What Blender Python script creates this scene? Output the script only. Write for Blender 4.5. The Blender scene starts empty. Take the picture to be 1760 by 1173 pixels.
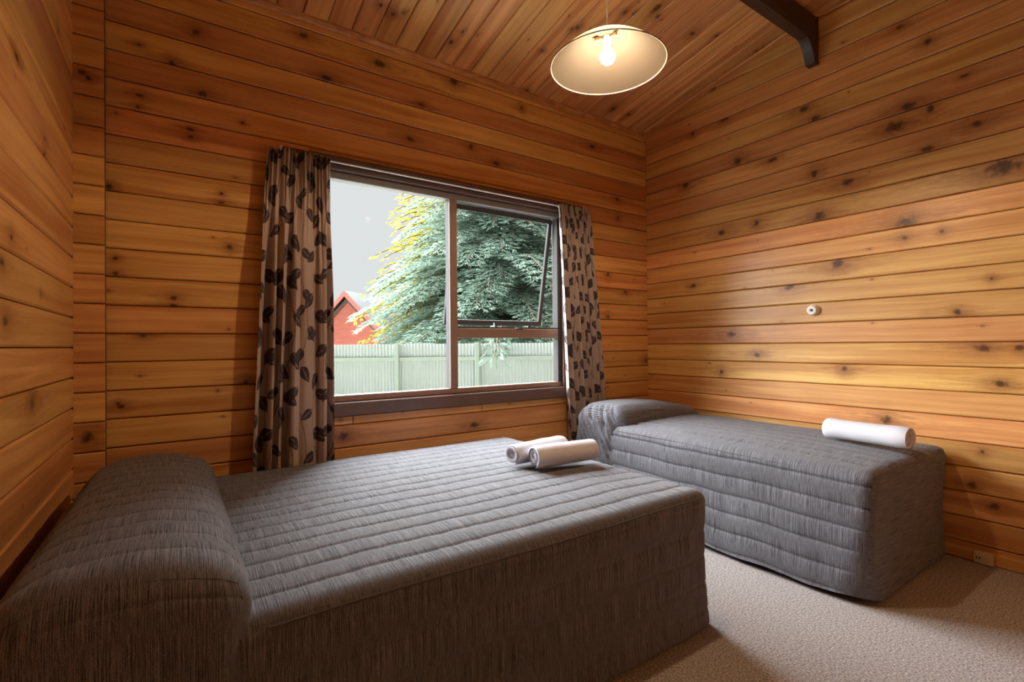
import bpy, bmesh, math, random
import numpy as np
from mathutils import Matrix, Vector, noise

random.seed(7)
rng = np.random.default_rng(7)
scene = bpy.context.scene
COL = scene.collection

# ------------------------------------------------------------------ camera
EYE = 1.14
F_PX, YAW, PITCH, ROLL = 841.3, 0.5986, 0.0072, -0.0092
cam_d = bpy.data.cameras.new('camera')
cam_d.sensor_fit = 'HORIZONTAL'
cam_d.sensor_width = 36.0
cam_d.lens = F_PX / 1760.0 * 36.0
cam_d.clip_start = 0.02
cam_d.clip_end = 300
cam = bpy.data.objects.new('camera', cam_d)
COL.objects.link(cam)
fwd = Vector((math.sin(YAW) * math.cos(PITCH), math.cos(YAW) * math.cos(PITCH), math.sin(PITCH)))
rgt = Vector((math.cos(YAW), -math.sin(YAW), 0))
upv = rgt.cross(fwd)
c_, s_ = math.cos(ROLL), math.sin(ROLL)
rr, uu = rgt * c_ + upv * s_, upv * c_ - rgt * s_
cam.matrix_world = Matrix(((rr.x, uu.x, -fwd.x, 0), (rr.y, uu.y, -fwd.y, 0), (rr.z, uu.z, -fwd.z, EYE), (0, 0, 0, 1)))
scene.camera = cam

# ------------------------------------------------------------------ light
world = bpy.data.worlds.new('overcast_sky')
scene.world = world
world.use_nodes = True
bgn = world.node_tree.nodes['Background']
bgn.inputs['Color'].default_value = (0.97, 0.985, 1.0, 1)
bgn.inputs['Strength'].default_value = 0.80

sun_d = bpy.data.lights.new('hazy_sun', 'SUN')
sun_d.energy = 56.0
sun_d.angle = math.radians(90)
sun_d.color = (0.92, 0.96, 1.0)
sun = bpy.data.objects.new('hazy_sun', sun_d)
COL.objects.link(sun)
SUN_AZ, SUN_EL = math.radians(-16), math.radians(32)      # measured from the window normal, towards the left
to_sun = Vector((math.sin(SUN_AZ) * math.cos(SUN_EL), math.cos(SUN_AZ) * math.cos(SUN_EL), math.sin(SUN_EL)))
sun.rotation_euler = to_sun.to_track_quat('Z', 'Y').to_euler()
sun.location = (-2, 9, 7)

BULB_POWER = 1250.0
vs = scene.view_settings
vs.view_transform = 'Standard'
vs.look = 'None'
vs.exposure = 0.0
vs.gamma = 1.0
vs.use_curve_mapping = False


# ------------------------------------------------------------------ helpers
def link(name, me, mat=None, parent=None):
    o = bpy.data.objects.new(name, me)
    COL.objects.link(o)
    if mat is not None and me is not None and len(me.materials) == 0:
        me.materials.append(mat)
    if parent is not None:
        o.parent = parent
    return o


def tag(o, label=None, cat=None, group=None, kind=None):
    if label: o['label'] = label
    if cat: o['category'] = cat
    if group: o['group'] = group
    if kind: o['kind'] = kind
    return o


def empty(name, loc=(0, 0, 0), rz=0.0):
    o = bpy.data.objects.new(name, None)
    COL.objects.link(o)
    o.location = loc
    o.rotation_euler = (0, 0, rz)
    o.empty_display_size = 0.1
    return o


def pydata(name, verts, faces, smooth=False):
    me = bpy.data.meshes.new(name)
    me.from_pydata([tuple(v) for v in verts], [], [tuple(f) for f in faces])
    me.update()
    if smooth:
        me.polygons.foreach_set('use_smooth', [True] * len(me.polygons))
    return me


class MB:
    """collects boxes, tubes, lathes and prisms into one mesh"""
    def __init__(self):
        self.bm = bmesh.new()

    def box(self, a, b, bevel=0.0, seg=1, mtx=None):
        t = bmesh.new()
        bmesh.ops.create_cube(t, size=1)
        sz = [b[i] - a[i] for i in range(3)]
        ce = [(a[i] + b[i]) / 2 for i in range(3)]
        for v in t.verts:
            v.co = Vector([v.co[i] * sz[i] + ce[i] for i in range(3)])
        if bevel > 0:
            bmesh.ops.bevel(t, geom=list(t.edges), offset=bevel, segments=seg, affect='EDGES', profile=0.5)
        self._merge(t, mtx)
        return self

    def _merge(self, t, mtx=None):
        if mtx is not None:
            bmesh.ops.transform(t, matrix=mtx, verts=t.verts)
        me = bpy.data.meshes.new('tmp')
        t.to_mesh(me)
        t.free()
        self.bm.from_mesh(me)
        bpy.data.meshes.remove(me)

    def tube(self, pts, r, n=10, cap=True, mtx=None):
        t = bmesh.new()
        pts = [Vector(p) for p in pts]
        rs = r if isinstance(r, (list, tuple)) else [r] * len(pts)
        rings = []
        prev = None
        for i, p in enumerate(pts):
            d = (pts[min(i + 1, len(pts) - 1)] - pts[max(i - 1, 0)]).normalized()
            ref = prev if prev is not None else (Vector((0, 0, 1)) if abs(d.z) < 0.9 else Vector((1, 0, 0)))
            a = (ref - d * ref.dot(d)).normalized()
            prev = a
            b = d.cross(a)
            rings.append([t.verts.new(p + (a * math.cos(k * 2 * math.pi / n) + b * math.sin(k * 2 * math.pi / n)) * rs[i]) for k in range(n)])
        for i in range(len(rings) - 1):
            for k in range(n):
                t.faces.new((rings[i][k], rings[i][(k + 1) % n], rings[i + 1][(k + 1) % n], rings[i + 1][k]))
        if cap:
            t.faces.new(list(reversed(rings[0])))
            t.faces.new(rings[-1])
        self._merge(t, mtx)
        return self

    def lathe(self, prof, n=32, mtx=None):
        """prof: (r, z) list about the z axis"""
        t = bmesh.new()
        rings = []
        for r, z in prof:
            if r < 1e-6:
                rings.append([t.verts.new((0, 0, z))])
            else:
                rings.append([t.verts.new((r * math.cos(k * 2 * math.pi / n), r * math.sin(k * 2 * math.pi / n), z)) for k in range(n)])
        for i in range(len(rings) - 1):
            A, B = rings[i], rings[i + 1]
            for k in range(n):
                k2 = (k + 1) % n
                if len(A) == 1 and len(B) == 1:
                    continue
                if len(A) == 1:
                    t.faces.new((A[0], B[k], B[k2]))
                elif len(B) == 1:
                    t.faces.new((A[k], A[k2], B[0]))
                else:
                    t.faces.new((A[k], A[k2], B[k2], B[k]))
        bmesh.ops.recalc_face_normals(t, faces=t.faces)
        self._merge(t, mtx)
        return self

    def prism(self, poly, h, mtx=None):
        """poly in xy, extruded to z = h"""
        t = bmesh.new()
        lo = [t.verts.new((x, y, 0)) for x, y in poly]
        hi = [t.verts.new((x, y, h)) for x, y in poly]
        n = len(poly)
        t.faces.new(list(reversed(lo)))
        t.faces.new(hi)
        for i in range(n):
            t.faces.new((lo[i], lo[(i + 1) % n], hi[(i + 1) % n], hi[i]))
        bmesh.ops.recalc_face_normals(t, faces=t.faces)
        self._merge(t, mtx)
        return self

    def build(self, name, mat, parent=None, smooth=False):
        me = bpy.data.meshes.new(name)
        self.bm.to_mesh(me)
        self.bm.free()
        if smooth:
            me.polygons.foreach_set('use_smooth', [True] * len(me.polygons))
            try:
                me.set_sharp_from_angle(angle=math.radians(38))
            except Exception:
                pass
        return link(name, me, mat, parent)


# ------------------------------------------------------------------ materials
class NT:
    def __init__(self, name):
        self.mat = bpy.data.materials.new(name)
        self.mat.use_nodes = True
        self.t = self.mat.node_tree
        self.t.nodes.clear()
        self.out = self.n('ShaderNodeOutputMaterial')

    def n(self, typ, **kw):
        nd = self.t.nodes.new(typ)
        for k, v in kw.items():
            setattr(nd, k, v)
        return nd

    def set(self, sock, v):
        if isinstance(v, bpy.types.NodeSocket):
            self.t.links.new(v, sock)
        elif v is not None:
            sock.default_value = v

    def math(self, op, a, b=None, c=None, clamp=False):
        nd = self.n('ShaderNodeMath', operation=op)
        nd.use_clamp = clamp
        self.set(nd.inputs[0], a)
        if b is not None: self.set(nd.inputs[1], b)
        if c is not None: self.set(nd.inputs[2], c)
        return nd.outputs[0]

    def mix(self, f, a, b, typ='MIX'):
        nd = self.n('ShaderNodeMix', data_type='RGBA', blend_type=typ)
        self.set(nd.inputs[0], f)
        self.set(nd.inputs[6], a)
        self.set(nd.inputs[7], b)
        return nd.outputs[2]

    def maprange(self, v, a, b, c=0.0, d=1.0, smooth=False):
        nd = self.n('ShaderNodeMapRange')
        nd.clamp = True
        if smooth: nd.interpolation_type = 'SMOOTHSTEP'
        for i, x in enumerate((v, a, b, c, d)):
            self.set(nd.inputs[i], x)
        return nd.outputs[0]

    def comb(self, x, y, z=0.0):
        nd = self.n('ShaderNodeCombineXYZ')
        self.set(nd.inputs[0], x); self.set(nd.inputs[1], y); self.set(nd.inputs[2], z)
        return nd.outputs[0]

    def sep(self, v):
        nd = self.n('ShaderNodeSeparateXYZ')
        self.set(nd.inputs[0], v)
        return nd.outputs

    def noise(self, vec, scale=1.0, detail=2.0, rough=0.5):
        nd = self.n('ShaderNodeTexNoise')
        self.set(nd.inputs['Vector'], vec)
        nd.inputs['Scale'].default_value = scale
        nd.inputs['Detail'].default_value = detail
        nd.inputs['Roughness'].default_value = rough
        return nd.outputs['Fac']

    def obj(self):
        return self.n('ShaderNodeTexCoord').outputs['Object']

    def attr(self, name, typ='OBJECT'):
        nd = self.n('ShaderNodeAttribute', attribute_type=typ, attribute_name=name)
        return nd.outputs

    def principled(self, col, rough=0.5, spec=0.5, metal=0.0, bump=None, bump_s=0.2, bump_d=0.01, **kw):
        p = self.n('ShaderNodeBsdfPrincipled')
        self.set(p.inputs['Base Color'], col)
        self.set(p.inputs['Roughness'], rough)
        self.set(p.inputs['Specular IOR Level'], spec)
        self.set(p.inputs['Metallic'], metal)
        for k, v in kw.items():
            self.set(p.inputs[k], v)
        if bump is not None:
            b = self.n('ShaderNodeBump')
            b.inputs['Strength'].default_value = bump_s
            b.inputs['Distance'].default_value = bump_d
            self.set(b.inputs['Height'], bump)
            self.t.links.new(b.outputs[0], p.inputs['Normal'])
        self.t.links.new(p.outputs[0], self.out.inputs['Surface'])
        return p


def rgb(r, g, b):
    return (r, g, b, 1.0)


def plain(name, col, rough=0.5, spec=0.5, metal=0.0, var=0.12, scale=30.0, bump=0.0):
    n = NT(name)
    f = n.noise(n.obj(), scale, 3.0)
    c = n.mix(f, rgb(*[x * (1 - var) for x in col]), rgb(*[min(1, x * (1 + var)) for x in col]))
    n.principled(c, rough, spec, metal, bump=f if bump > 0 else None, bump_s=bump, bump_d=0.004)
    return n.mat


def pine(name, light, dark, knots=True, rough=0.36):
    n = NT(name)
    x, y, z = n.sep(n.obj())
    seed = n.attr('seed')['Fac']
    sx = n.math('MULTIPLY_ADD', seed, 41.0, x)
    sz = n.math('MULTIPLY_ADD', seed, 13.0, z)
    warp = n.noise(n.comb(n.math('MULTIPLY', sx, 1.3), n.math('MULTIPLY', sz, 5.0)), 1.0, 2.0)
    v = n.math('MULTIPLY_ADD', n.math('SUBTRACT', warp, 0.5), 0.055, sz)
    core = halo = plume = None
    if knots:
        for i in range(4):
            kx, kz, kr = n.sep(n.attr('knot%d' % i)['Vector'])
            dx = n.math('MULTIPLY', n.math('SUBTRACT', x, kx), (0.62, 1.1, 0.55, 0.85)[i])
            dz = n.math('SUBTRACT', z, kz)
            wob = n.math('MULTIPLY', n.math('SUBTRACT', n.noise(n.comb(sx, sz), 34.0, 2.0), 0.5), n.math('MULTIPLY', kr, 1.5))
            d = n.math('ADD', n.math('SQRT', n.math('ADD', n.math('MULTIPLY', dx, dx), n.math('MULTIPLY', dz, dz))), wob)
            c = n.maprange(d, n.math('MULTIPLY', kr, 1.15), n.math('MULTIPLY', kr, 0.25), 0, 1, True)
            q = n.math('DIVIDE', d, n.math('MULTIPLY_ADD', kr, 2.6, 0.0005))
            h = n.math('POWER', 2.718, n.math('MULTIPLY', n.math('MULTIPLY', q, q), -1.0))
            v = n.math('MULTIPLY_ADD', n.math('MULTIPLY', dz, h), -0.8, v)
            px = n.math('MULTIPLY', dx, 0.22)
            pq = n.math('DIVIDE', n.math('ADD', n.math('MULTIPLY', px, px), n.math('MULTIPLY', dz, dz)), n.math('MULTIPLY', kr, n.math('MULTIPLY_ADD', kr, 2.6, 0.00001)))
            pl = n.math('POWER', 2.718, n.math('MULTIPLY', pq, -1.0))
            plume = pl if plume is None else n.math('MAXIMUM', plume, pl)
            core = c if core is None else n.math('MAXIMUM', core, c)
            halo = h if halo is None else n.math('MAXIMUM', halo, h)
    broad = n.noise(n.comb(n.math('MULTIPLY', sx, 0.7), n.math('MULTIPLY', v, 26.0)), 1.0, 2.0)
    fine = n.noise(n.comb(n.math('MULTIPLY', sx, 3.0), n.math('MULTIPLY', v, 150.0)), 1.0, 3.0)
    cloud = n.noise(n.comb(n.math('MULTIPLY', sx, 2.5), n.math('MULTIPLY', sz, 9.0)), 1.0, 3.0)
    f = n.math('ADD', n.math('MULTIPLY', n.maprange(broad, 0.34, 0.70), 0.66), n.math('MULTIPLY', n.maprange(fine, 0.35, 0.7), 0.26))
    f = n.math('ADD', f, n.math('MULTIPLY', n.math('SUBTRACT', cloud, 0.5), 0.9), clamp=True)
    col = n.mix(f, rgb(*light), rgb(*dark))
    # each board keeps its own stain depth
    rnd = n.math('FRACT', n.math('MULTIPLY', seed, 7.31))
    val = n.maprange(rnd, 0, 1, 0.80, 1.10)
    rnd2 = n.math('FRACT', n.math('MULTIPLY', seed, 3.77))
    hs = n.n('ShaderNodeHueSaturation')
    n.set(hs.inputs['Hue'], n.maprange(rnd2, 0, 1, 0.486, 0.510))
    hs.inputs['Saturation'].default_value = 1.0
    n.set(hs.inputs['Value'], val)
    n.set(hs.inputs['Color'], col)
    col = hs.outputs[0]
    streak = n.noise(n.comb(n.math('MULTIPLY', sx, 0.55), n.math('MULTIPLY', v, 15.0), 3.7), 1.0, 2.0)
    col = n.mix(n.maprange(streak, 0.54, 0.68, 0.0, 0.48, True), col, rgb(0.40, 0.115, 0.024))
    if knots:
        pn = n.math('MULTIPLY', plume, n.maprange(n.noise(n.comb(n.math('MULTIPLY', sx, 12.0), n.math('MULTIPLY', sz, 60.0)), 1.0, 2.0), 0.35, 0.65))
        col = n.mix(n.math('MULTIPLY', pn, 0.55), col, rgb(0.22, 0.068, 0.017))
        col = n.mix(n.math('MULTIPLY', halo, 0.62), col, rgb(0.23, 0.070, 0.018))
        col = n.mix(n.math('MULTIPLY', core, 0.88), col, rgb(0.042, 0.015, 0.007))
    n.principled(col, rough, 0.45, bump=fine, bump_s=0.10, bump_d=0.002)
    return n.mat


M = {}
M['pine'] = pine('stained_pine', (0.80, 0.455, 0.155), (0.52, 0.222, 0.058))
M['pine_ceiling'] = pine('ceiling_pine', (0.81, 0.475, 0.185), (0.54, 0.245, 0.078), rough=0.42)
M['pine_back'] = plain('pine_shadow_gap', (0.16, 0.055, 0.014), 0.7, 0.2)
M['pine_rear'] = pine('pine_rear_darkened', (0.40, 0.19, 0.065), (0.26, 0.095, 0.026), knots=False)  # rear wall and ceiling slab coloured darker to cut light bounced back
M['dark_wood'] = plain('dark_stained_wood', (0.045, 0.022, 0.016), 0.42, 0.5, var=0.35, scale=18)
M['dark_board'] = plain('dark_window_board', (0.11, 0.062, 0.050), 0.40, 0.5, var=0.3, scale=14)
M['darkened_frame'] = plain('sunlit_aluminium_darkened', (0.060, 0.056, 0.056), 0.75, 0.08, metal=0.0, var=0.06)  # outer frame aluminium coloured darker to offset the strong sun on it
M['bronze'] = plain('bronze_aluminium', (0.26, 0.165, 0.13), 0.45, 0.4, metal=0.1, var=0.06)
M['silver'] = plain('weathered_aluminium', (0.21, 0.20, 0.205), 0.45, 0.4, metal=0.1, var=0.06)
M['black'] = plain('black_plastic', (0.015, 0.015, 0.017), 0.4)
M['white_plastic'] = plain('white_plastic', (0.80, 0.77, 0.73), 0.35, var=0.03)
M['cream_plastic'] = plain('cream_plastic', (0.68, 0.56, 0.38), 0.4, var=0.05)
M['brass'] = plain('dull_brass', (0.35, 0.18, 0.06), 0.4, metal=0.7)
M['track_white'] = plain('white_track', (0.46, 0.42, 0.41), 0.4, var=0.05)


def carpet_mat():
    n = NT('loop_carpet')
    o = n.obj()
    f = n.noise(o, 125.0, 3.0, 0.75)
    g = n.noise(o, 420.0, 1.0)
    m = n.math('ADD', n.math('MULTIPLY', f, 0.65), n.math('MULTIPLY', g, 0.35))
    c = n.mix(n.maprange(m, 0.39, 0.62), rgb(0.15, 0.125, 0.118), rgb(0.62, 0.56, 0.54))
    n.principled(c, 0.95, 0.1, bump=m, bump_s=0.8, bump_d=0.006)
    return n.mat


M['carpet'] = carpet_mat()


def quilt_mat(name, seed):
    n = NT(name)
    uv = n.n('ShaderNodeUVMap')
    uv.uv_map = 'UVMap'
    u, v, w = n.sep(uv.outputs[0])
    u = n.math('ADD', u, seed)
    thr = n.noise(n.comb(n.math('MULTIPLY', u, 560.0), n.math('MULTIPLY', v, 7.0)), 1.0, 2.0, 0.6)
    thr2 = n.noise(n.comb(n.math('MULTIPLY', u, 1300.0), n.math('MULTIPLY', v, 40.0)), 1.0, 2.0, 0.6)
    wv = n.noise(n.comb(n.math('MULTIPLY', u, 300.0), n.math('MULTIPLY', v, 420.0)), 1.0, 1.0, 0.6)
    m = n.math('ADD', n.math('MULTIPLY', thr, 0.5), n.math('MULTIPLY', thr2, 0.3))
    m = n.math('ADD', m, n.math('MULTIPLY', wv, 0.2))
    f = n.maprange(m, 0.395, 0.650)
    c = n.mix(f, rgb(0.012, 0.010, 0.011), rgb(0.265, 0.256, 0.287))
    p = n.principled(c, 0.82, 0.22, bump=m, bump_s=0.35, bump_d=0.003)
    p.inputs['Sheen Weight'].default_value = 0.12
    p.inputs['Sheen Roughness'].default_value = 0.5
    return n.mat


M['quilt'] = quilt_mat('charcoal_woven_quilt', 3.1)
M['piping'] = plain('charcoal_piping', (0.085, 0.075, 0.075), 0.7, 0.2, var=0.4, scale=300)


def terry():
    n = NT('white_terry')
    o = n.obj()
    f = n.noise(o, 420.0, 2.0, 0.7)
    c = n.mix(f, rgb(0.62, 0.61, 0.66), rgb(0.74, 0.73, 0.78))
    n.principled(c, 0.95, 0.1, bump=f, bump_s=0.7, bump_d=0.004)
    return n.mat


M['terry'] = terry()


def curtain_mat():
    n = NT('leaf_print_curtain')
    pr = n.attr('print', 'GEOMETRY')['Color']
    sr, sg, sb = n.n('ShaderNodeSeparateColor').outputs, None, None
    sc = n.t.nodes[-1]
    n.set(sc.inputs[0], pr)
    uv = n.n('ShaderNodeUVMap'); uv.uv_map = 'UVMap'
    u, v, w = n.sep(uv.outputs[0])
    wv = n.noise(n.comb(n.math('MULTIPLY', u, 700.0), n.math('MULTIPLY', v, 160.0)), 1.0, 2.0)
    base = n.mix(wv, rgb(0.46, 0.355, 0.30), rgb(0.62, 0.50, 0.43))
    leaf = n.mix(wv, rgb(0.045, 0.036, 0.042), rgb(0.125, 0.098, 0.108))
    c = n.mix(sc.outputs[0], base, leaf)
    c = n.mix(n.math('MULTIPLY', sc.outputs[1], 0.7), c, rgb(0.15, 0.105, 0.085))
    p = n.principled(c, 0.85, 0.15, bump=wv, bump_s=0.15, bump_d=0.002)
    tr = n.n('ShaderNodeBsdfTranslucent')
    n.set(tr.inputs[0], c)
    mx = n.n('ShaderNodeMixShader')
    mx.inputs[0].default_value = 0.22
    n.t.links.new(p.outputs[0], mx.inputs[1])
    n.t.links.new(tr.outputs[0], mx.inputs[2])
    n.t.links.new(mx.outputs[0], n.out.inputs['Surface'])
    return n.mat


M['curtain'] = curtain_mat()


def glass_mat():
    n = NT('window_glass')
    tr = n.n('ShaderNodeBsdfTransparent')
    tr.inputs[0].default_value = (0.97, 0.985, 0.98, 1)
    gl = n.n('ShaderNodeBsdfGlossy')
    gl.inputs['Roughness'].default_value = 0.02
    fr = n.n('ShaderNodeFresnel')
    fr.inputs[0].default_value = 1.012
    mx = n.n('ShaderNodeMixShader')
    n.t.links.new(fr.outputs[0], mx.inputs[0])
    n.t.links.new(tr.outputs[0], mx.inputs[1])
    n.t.links.new(gl.outputs[0], mx.inputs[2])
    n.t.links.new(mx.outputs[0], n.out.inputs['Surface'])
    return n.mat


M['glass'] = glass_mat()


def shade_mat():
    n = NT('cream_lamp_shade')
    f = n.noise(n.obj(), 60.0, 2.0)
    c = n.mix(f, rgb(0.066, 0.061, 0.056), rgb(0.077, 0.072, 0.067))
    d = n.n('ShaderNodeBsdfDiffuse'); n.set(d.inputs[0], c)
    t = n.n('ShaderNodeBsdfTranslucent'); n.set(t.inputs[0], rgb(0.85, 0.76, 0.60))
    mx = n.n('ShaderNodeMixShader'); mx.inputs[0].default_value = 0.70
    n.t.links.new(d.outputs[0], mx.inputs[1]); n.t.links.new(t.outputs[0], mx.inputs[2])
    n.t.links.new(mx.outputs[0], n.out.inputs['Surface'])
    return n.mat


M['shade'] = shade_mat()
M['shade_rim'] = plain('cream_rim', (0.30, 0.27, 0.22), 0.6, 0.2, var=0.04)


def emit(name, col, s):
    n = NT(name)
    e = n.n('ShaderNodeEmission')
    e.inputs[0].default_value = rgb(*col)
    e.inputs[1].default_value = s
    n.t.links.new(e.outputs[0], n.out.inputs['Surface'])
    return n.mat


def foliage_mat(name, a, b, c3, scale):
    n = NT(name)
    f = n.noise(n.obj(), scale, 3.0, 0.65)
    g = n.noise(n.obj(), scale * 9, 1.0)
    c = n.mix(n.maprange(f, 0.35, 0.65), rgb(*a), rgb(*b))
    c = n.mix(n.maprange(g, 0.5, 0.75), c, rgb(*c3))
    p = n.principled(c, 0.7, 0.2)
    t = n.n('ShaderNodeBsdfTranslucent'); n.set(t.inputs[0], c)
    mx = n.n('ShaderNodeMixShader'); mx.inputs[0].default_value = 0.48
    n.t.links.new(p.outputs[0], mx.inputs[1]); n.t.links.new(t.outputs[0], mx.inputs[2])
    n.t.links.new(mx.outputs[0], n.out.inputs['Surface'])
    return n.mat


M['needles'] = foliage_mat('blue_green_needles', (0.150, 0.228, 0.185), (0.275, 0.365, 0.295), (0.21, 0.24, 0.14), 1.1)
M['golden'] = foliage_mat('golden_foliage', (0.25, 0.235, 0.022), (0.36, 0.305, 0.034), (0.15, 0.16, 0.03), 1.3)
M['bark'] = plain('bark', (0.16, 0.11, 0.08), 0.9, 0.1, var=0.4, scale=8)
M['fence'] = plain('pale_green_iron', (0.43, 0.470, 0.445), 0.6, 0.3, var=0.06, scale=2.5)
M['fence_post'] = plain('pale_green_timber', (0.35, 0.40, 0.34), 0.8, 0.2, var=0.12, scale=6)
M['pale_ground'] = plain('pale_ground', (0.42, 0.42, 0.36), 0.95, 0.1, var=0.35, scale=3)  # unseen ground coloured pale to bounce daylight up to the ceiling
M['roof_iron'] = plain('pale_roof_iron', (0.055, 0.062, 0.068), 0.5, 0.4, var=0.06, scale=2)


def weatherboard():
    n = NT('red_weatherboards')
    x, y, z = n.sep(n.obj())
    saw = n.math('FRACT', n.math('MULTIPLY', z, 6.2))
    f = n.noise(n.comb(n.math('MULTIPLY', x, 2.0), n.math('MULTIPLY', z, 9.0)), 1.0, 2.0)
    c = n.mix(f, rgb(0.36, 0.085, 0.06), rgb(0.46, 0.13, 0.098))
    n.principled(c, 0.6, 0.3, bump=saw, bump_s=0.9, bump_d=0.03)
    return n.mat


M['red_boards'] = weatherboard()
M['red_trim'] = plain('dark_red_trim', (0.42, 0.12, 0.10), 0.6)

# ------------------------------------------------------------------ room dimensions (metres)
YB, XR, XL, YF = 2.857, 3.380, -0.3725, -0.45
PITCH_B = 0.13
RIDGE_Y = 1.2
SL = 0.18


def ceil_z(y):
    yy = max(y, RIDGE_Y)
    return EYE + 1.82 + SL * (YB - yy) - max(0.0, RIDGE_Y - y) * SL


T = 0.018                                             # board thickness
WX0, WX1, WZ0, WZ1 = 0.600, 2.475, 0.740, 2.218       # window lining, outer edge

# knots seen in the photograph: (distance along the wall, height, radius)
KB = [(0.079,2.698,0.0345),(-0.021,2.510,0.0252),(0.104,2.397,0.0289),(-0.145,2.321,0.0163),(-0.153,2.264,0.0163),(0.053,2.210,0.0171),(0.053,2.173,0.0171),(-0.146,2.558,0.0136),(-0.257,1.876,0.0238),(0.182,1.915,0.0147),(0.181,1.871,0.0176),(0.279,2.298,0.0120),(0.575,2.854,0.0288),(1.004,2.836,0.0419),(1.504,2.876,0.0459),(0.694,2.652,0.0361),(1.272,2.656,0.0330),(0.718,2.484,0.0198),(0.708,2.425,0.0165),(1.196,2.425,0.0289),(1.628,2.473,0.0313),(1.830,2.400,0.0283),(2.744,2.720,0.0233),(3.157,2.460,0.0247),(3.022,2.340,0.0290),(3.027,2.185,0.0290),(-0.236,1.550,0.0186),(-0.236,1.481,0.0212),(-0.018,1.380,0.0196),(-0.018,1.344,0.0140),(0.219,1.648,0.0266),(-0.225,0.887,0.0159),(-0.215,0.871,0.0160),(-0.137,1.198,0.0190),(0.288,0.959,0.0240),(2.899,1.359,0.0237),(3.353,0.991,0.0303),(3.108,1.569,0.0245),(0.777,0.626,0.0399),(1.636,0.603,0.0351),(0.397,2.656,0.0154),(2.049,2.844,0.0252),(2.905,1.706,0.0285)]
KR = [(0.848,2.465,0.0510),(1.097,2.395,0.0320),(1.367,2.223,0.0448),(1.554,2.114,0.0355),(1.297,2.022,0.0266),(1.391,1.940,0.0519),(2.234,1.998,0.0692),(1.795,2.359,0.0597),(1.940,2.190,0.0286),(1.840,1.811,0.0556),(1.996,1.725,0.0187),(1.833,1.721,0.0229),(1.494,1.621,0.0505),(2.185,1.450,0.0176),(2.052,1.288,0.0306),(1.202,1.506,0.0311),(0.401,2.409,0.0422),(0.781,1.201,0.0430),(1.521,0.970,0.0322),(0.977,1.052,0.0288),(2.151,1.102,0.0325),(2.211,0.922,0.0348),(2.282,1.102,0.0283),(0.460,1.592,0.0231),(2.055,1.955,0.0306),(1.312,2.661,0.0341),(1.375,2.576,0.0299),(1.944,2.771,0.0286),(1.858,2.456,0.0391),(1.955,2.401,0.0379),(2.138,2.252,0.0328),(2.094,2.517,0.0181),(1.826,2.918,0.0230),(1.738,0.685,0.0437),(2.140,0.572,0.0207),(2.182,0.305,0.0292),(2.098,0.390,0.0360),(0.697,0.918,0.0307),(0.981,1.978,0.0370),(0.712,1.968,0.0394),(0.471,2.802,0.0277),(0.747,2.811,0.0305)]
KL = [(1.916,1.962,0.0229),(2.265,1.855,0.0178),(2.264,1.805,0.0158),(2.496,2.353,0.0177),(1.860,1.446,0.0205),(1.805,1.212,0.0244),(2.088,0.973,0.0360),(2.200,1.322,0.0115),(1.770,1.363,0.0209)]
KC = [(1.001,2.625,0.0294),(1.384,2.662,0.0285),(1.941,2.470,0.0187),(2.204,2.007,0.0208),(2.269,1.988,0.0244),(2.358,1.896,0.0415),(2.414,1.934,0.0177),(2.737,1.924,0.0337),(2.076,2.828,0.0293),(2.044,2.871,0.0252),(0.921,2.597,0.0223),(2.903,1.863,0.0190),(2.831,2.709,0.0320),(3.005,2.711,0.0281),(2.026,2.225,0.0213),(1.999,2.248,0.0178),(0.373,2.874,0.0154),(1.052,2.590,0.0131),(1.411,2.564,0.0139),(3.321,1.787,0.0360),(3.299,1.816,0.0241)]

_board_cache = {}


def board_mesh(L, H, mat, groove=True):
    key = (round(L, 3), round(H, 4), mat.name)
    if key in _board_cache:
        return _board_cache[key]
    g, c = 0.0021, 0.0058
    prof = [(0, g), (-(T - c), g), (-T, g + c), (-T, H - g - c), (-(T - c), H - g), (0, H - g)]
    V, Fc = [], []
    for xx in (0.0, L):
        for (yy, zz) in prof:
            V.append((xx, yy, zz - H / 2))
    m = len(prof)
    for i in range(m - 1):
        Fc.append((i, i + 1, m + i + 1, m + i)[::-1])
    Fc.append(tuple(range(m)))
    Fc.append(tuple(range(2 * m - 1, m - 1, -1)))
    me = pydata('board', V, Fc)
    bm = bmesh.new(); bm.from_mesh(me); bmesh.ops.recalc_face_normals(bm, faces=bm.faces); bm.to_mesh(me); bm.free()
    me.materials.append(mat)
    _board_cache[key] = me
    return me


def add_board(parent, loc, rot, L, H, knots, mat, fill=1):
    """knots: list of local (x, z, r); the rest are scattered small ones"""
    o = link('board', board_mesh(L, H, mat), None, parent)
    o.matrix_world = Matrix.Translation(loc) @ rot.to_4x4()
    o['seed'] = random.random()
    ks = sorted(knots, key=lambda k: -k[2])[:4]
    while len(ks) < 4 and fill > 0:
        fill -= 1
        ks.append((random.uniform(0, L), random.uniform(-H * 0.4, H * 0.4), random.uniform(0.003, 0.007)))
    while len(ks) < 4:
        ks.append((-9.0, 0.0, 0.001))
    random.shuffle(ks)
    for i, k in enumerate(ks):
        o['knot%d' % i] = [float(k[0]), float(k[1]), float(k[2] * 0.62)]
    return o


ID3 = Matrix.Identity(3)
ROT_R = Matrix.Rotation(-math.pi / 2, 3, 'Z')
ROT_L = Matrix.Rotation(math.pi / 2, 3, 'Z')

# ------------------------------------------------------------------ floor, ceiling, walls
fl = MB().box((XL - 0.12, YF - 0.12, -0.12), (XR + 0.12, YB + 0.118, 0.0)).build('floor', M['carpet'])
tag(fl, 'beige grey loop pile carpet covering the bedroom floor', 'floor', kind='structure')

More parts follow.
